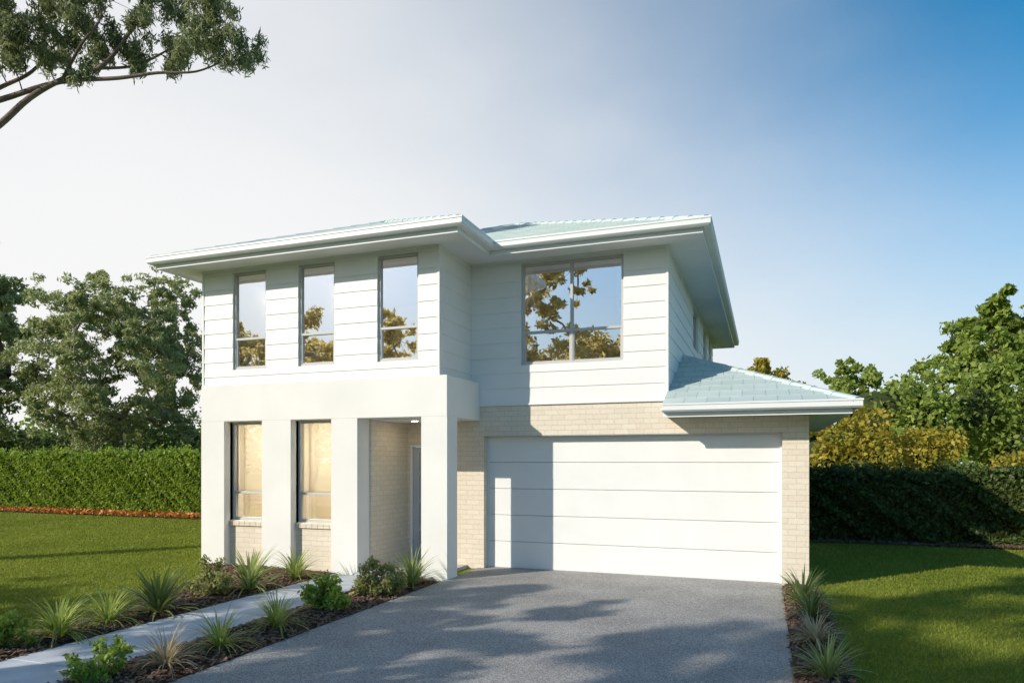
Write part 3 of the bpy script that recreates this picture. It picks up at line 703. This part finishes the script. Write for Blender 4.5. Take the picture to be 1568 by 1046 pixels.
spiky('ornamental_grass',-5.15,2.9,.36,110,.006,G_grass,19,.8,.45)

G_lawn=leafmat('lawn_blade',(.14,.18,.02),(.255,.31,.038),(.38,.41,.075),.46,.5)
def lawn(n,a0,a1,r0,r1,inside,seed):
    rg=np.random.default_rng(seed); A=np.radians(rg.uniform(a0,a1,n)); R_=rg.uniform(0,1,n)**1.25*(r1-r0)+r0
    X=R_*np.sin(A); Y=R_*np.cos(A); k=inside(X,Y); X,Y,R_=X[k],Y[k],R_[k]; n=len(X)
    h=rg.uniform(.014,.036,n)*(1+R_*.02); wd=.0022+.00045*R_; az=rg.uniform(0,6.283,n); ln=rg.normal(0,.018,(n,2))
    V=np.empty((n,3,3)); V[:,0]=np.stack([X-np.cos(az)*wd,Y-np.sin(az)*wd,0*X],1); V[:,1]=np.stack([X+np.cos(az)*wd,Y+np.sin(az)*wd,0*X],1); V[:,2]=np.stack([X+ln[:,0],Y+ln[:,1],h],1)
    return V.reshape(-1,3)
LA=lawn(330000,-63,-33,5.5,32,lambda X,Y:(Y<17.5)&(X<bedx(np.clip(Y,0,9.85)))&~((X>-9.7)&(Y>9.8)),71)
LB=lawn(260000,1,42,3.5,26,lambda X,Y:(Y<17.5)&(X>.72)&~((X<.62)&(Y>11)),72)
VV=np.concatenate([LA,LB]); fastmesh('lawn_grass',VV,np.arange(len(VV)).reshape(-1,3),[G_lawn],k=3)

# ------------------------------------------------------------------ light, sky
sd=Vector((.845,1.0,-.667)).normalized()
el=math.asin(-sd.z); az=math.atan2(-sd.x,-sd.y)
sun=bpy.data.lights.new('sun','SUN'); sun.energy=4.7; sun.angle=math.radians(.6); sun.color=(1,.91,.77)
so=bpy.data.objects.new('sun',sun); S.collection.objects.link(so); so.rotation_euler=sd.to_track_quat('-Z','Y').to_euler(); so.location=(-20,-20,20)
wd=bpy.data.worlds.new('World'); S.world=wd; wd.use_nodes=True; t=wd.node_tree; t.nodes.clear()
o=t.nodes.new('ShaderNodeOutputWorld'); bg=t.nodes.new('ShaderNodeBackground'); bg.inputs[1].default_value=.15
sk_=t.nodes.new('ShaderNodeTexSky'); sk_.sky_type='NISHITA'; sk_.sun_disc=False; sk_.sun_elevation=el; sk_.sun_rotation=az%math.tau; sk_.dust_density=.6; sk_.ozone_density=2.5; sk_.air_density=1.0
hs=N(t,'ShaderNodeHueSaturation'); hs.inputs['Hue'].default_value=.487; hs.inputs['Saturation'].default_value=1.4; t.links.new(sk_.outputs[0],hs.inputs['Color'])
tc=t.nodes.new('ShaderNodeTexCoord')
sx=N(t,'ShaderNodeSeparateXYZ'); t.links.new(tc.outputs['Generated'],sx.inputs[0])
hz=N(t,'ShaderNodeMapRange',interpolation_type='SMOOTHSTEP'); hz.inputs[1].default_value=.0; hz.inputs[2].default_value=.46; hz.inputs[3].default_value=.88; hz.inputs[4].default_value=0; t.links.new(sx.outputs[2],hz.inputs[0])
mh=N(t,'ShaderNodeMix',data_type='RGBA'); mh.inputs[7].default_value=(4.1,4.75,5.3,1); t.links.new(hz.outputs[0],mh.inputs[0]); t.links.new(hs.outputs[0],mh.inputs[6])
dt=N(t,'ShaderNodeVectorMath',operation='DOT_PRODUCT'); dt.inputs[1].default_value=tuple(Vector((-.86,.42,-.50)).normalized()); t.links.new(tc.outputs['Generated'],dt.inputs[0])
mp=N(t,'ShaderNodeMapping'); mp.inputs['Scale'].default_value=(1.2,1.2,2.6); mp.inputs['Rotation'].default_value=(.25,.2,0); t.links.new(tc.outputs['Generated'],mp.inputs[0])
nz=N(t,'ShaderNodeTexNoise'); nz.inputs['Scale'].default_value=1.9; nz.inputs['Detail'].default_value=7; nz.inputs['Roughness'].default_value=.48; t.links.new(mp.outputs[0],nz.inputs['Vector'])
ma=N(t,'ShaderNodeMath',operation='MULTIPLY_ADD'); ma.inputs[1].default_value=.30; t.links.new(nz.outputs['Fac'],ma.inputs[0]); t.links.new(dt.outputs['Value'],ma.inputs[2])
mr=N(t,'ShaderNodeMapRange',interpolation_type='SMOOTHSTEP'); mr.inputs[1].default_value=-.02; mr.inputs[2].default_value=.84; mr.inputs[4].default_value=.96; t.links.new(ma.outputs[0],mr.inputs[0])
mx=N(t,'ShaderNodeMix',data_type='RGBA'); mx.inputs[7].default_value=(6.35,6.32,6.28,1)
t.links.new(mr.outputs[0],mx.inputs[0]); t.links.new(mh.outputs[2],mx.inputs[6]); t.links.new(mx.outputs[2],bg.inputs[0]); t.links.new(bg.outputs[0],o.inputs[0])

# ------------------------------------------------------------------ camera
cam=bpy.data.cameras.new('camera'); cam.sensor_width=36; cam.lens=1058/1568*36; cam.shift_y=.116; cam.clip_end=2000
co=bpy.data.objects.new('camera',cam); S.collection.objects.link(co); co.location=(0,0,1.9); co.rotation_euler=(math.radians(90),0,math.radians(20.14)); S.camera=co
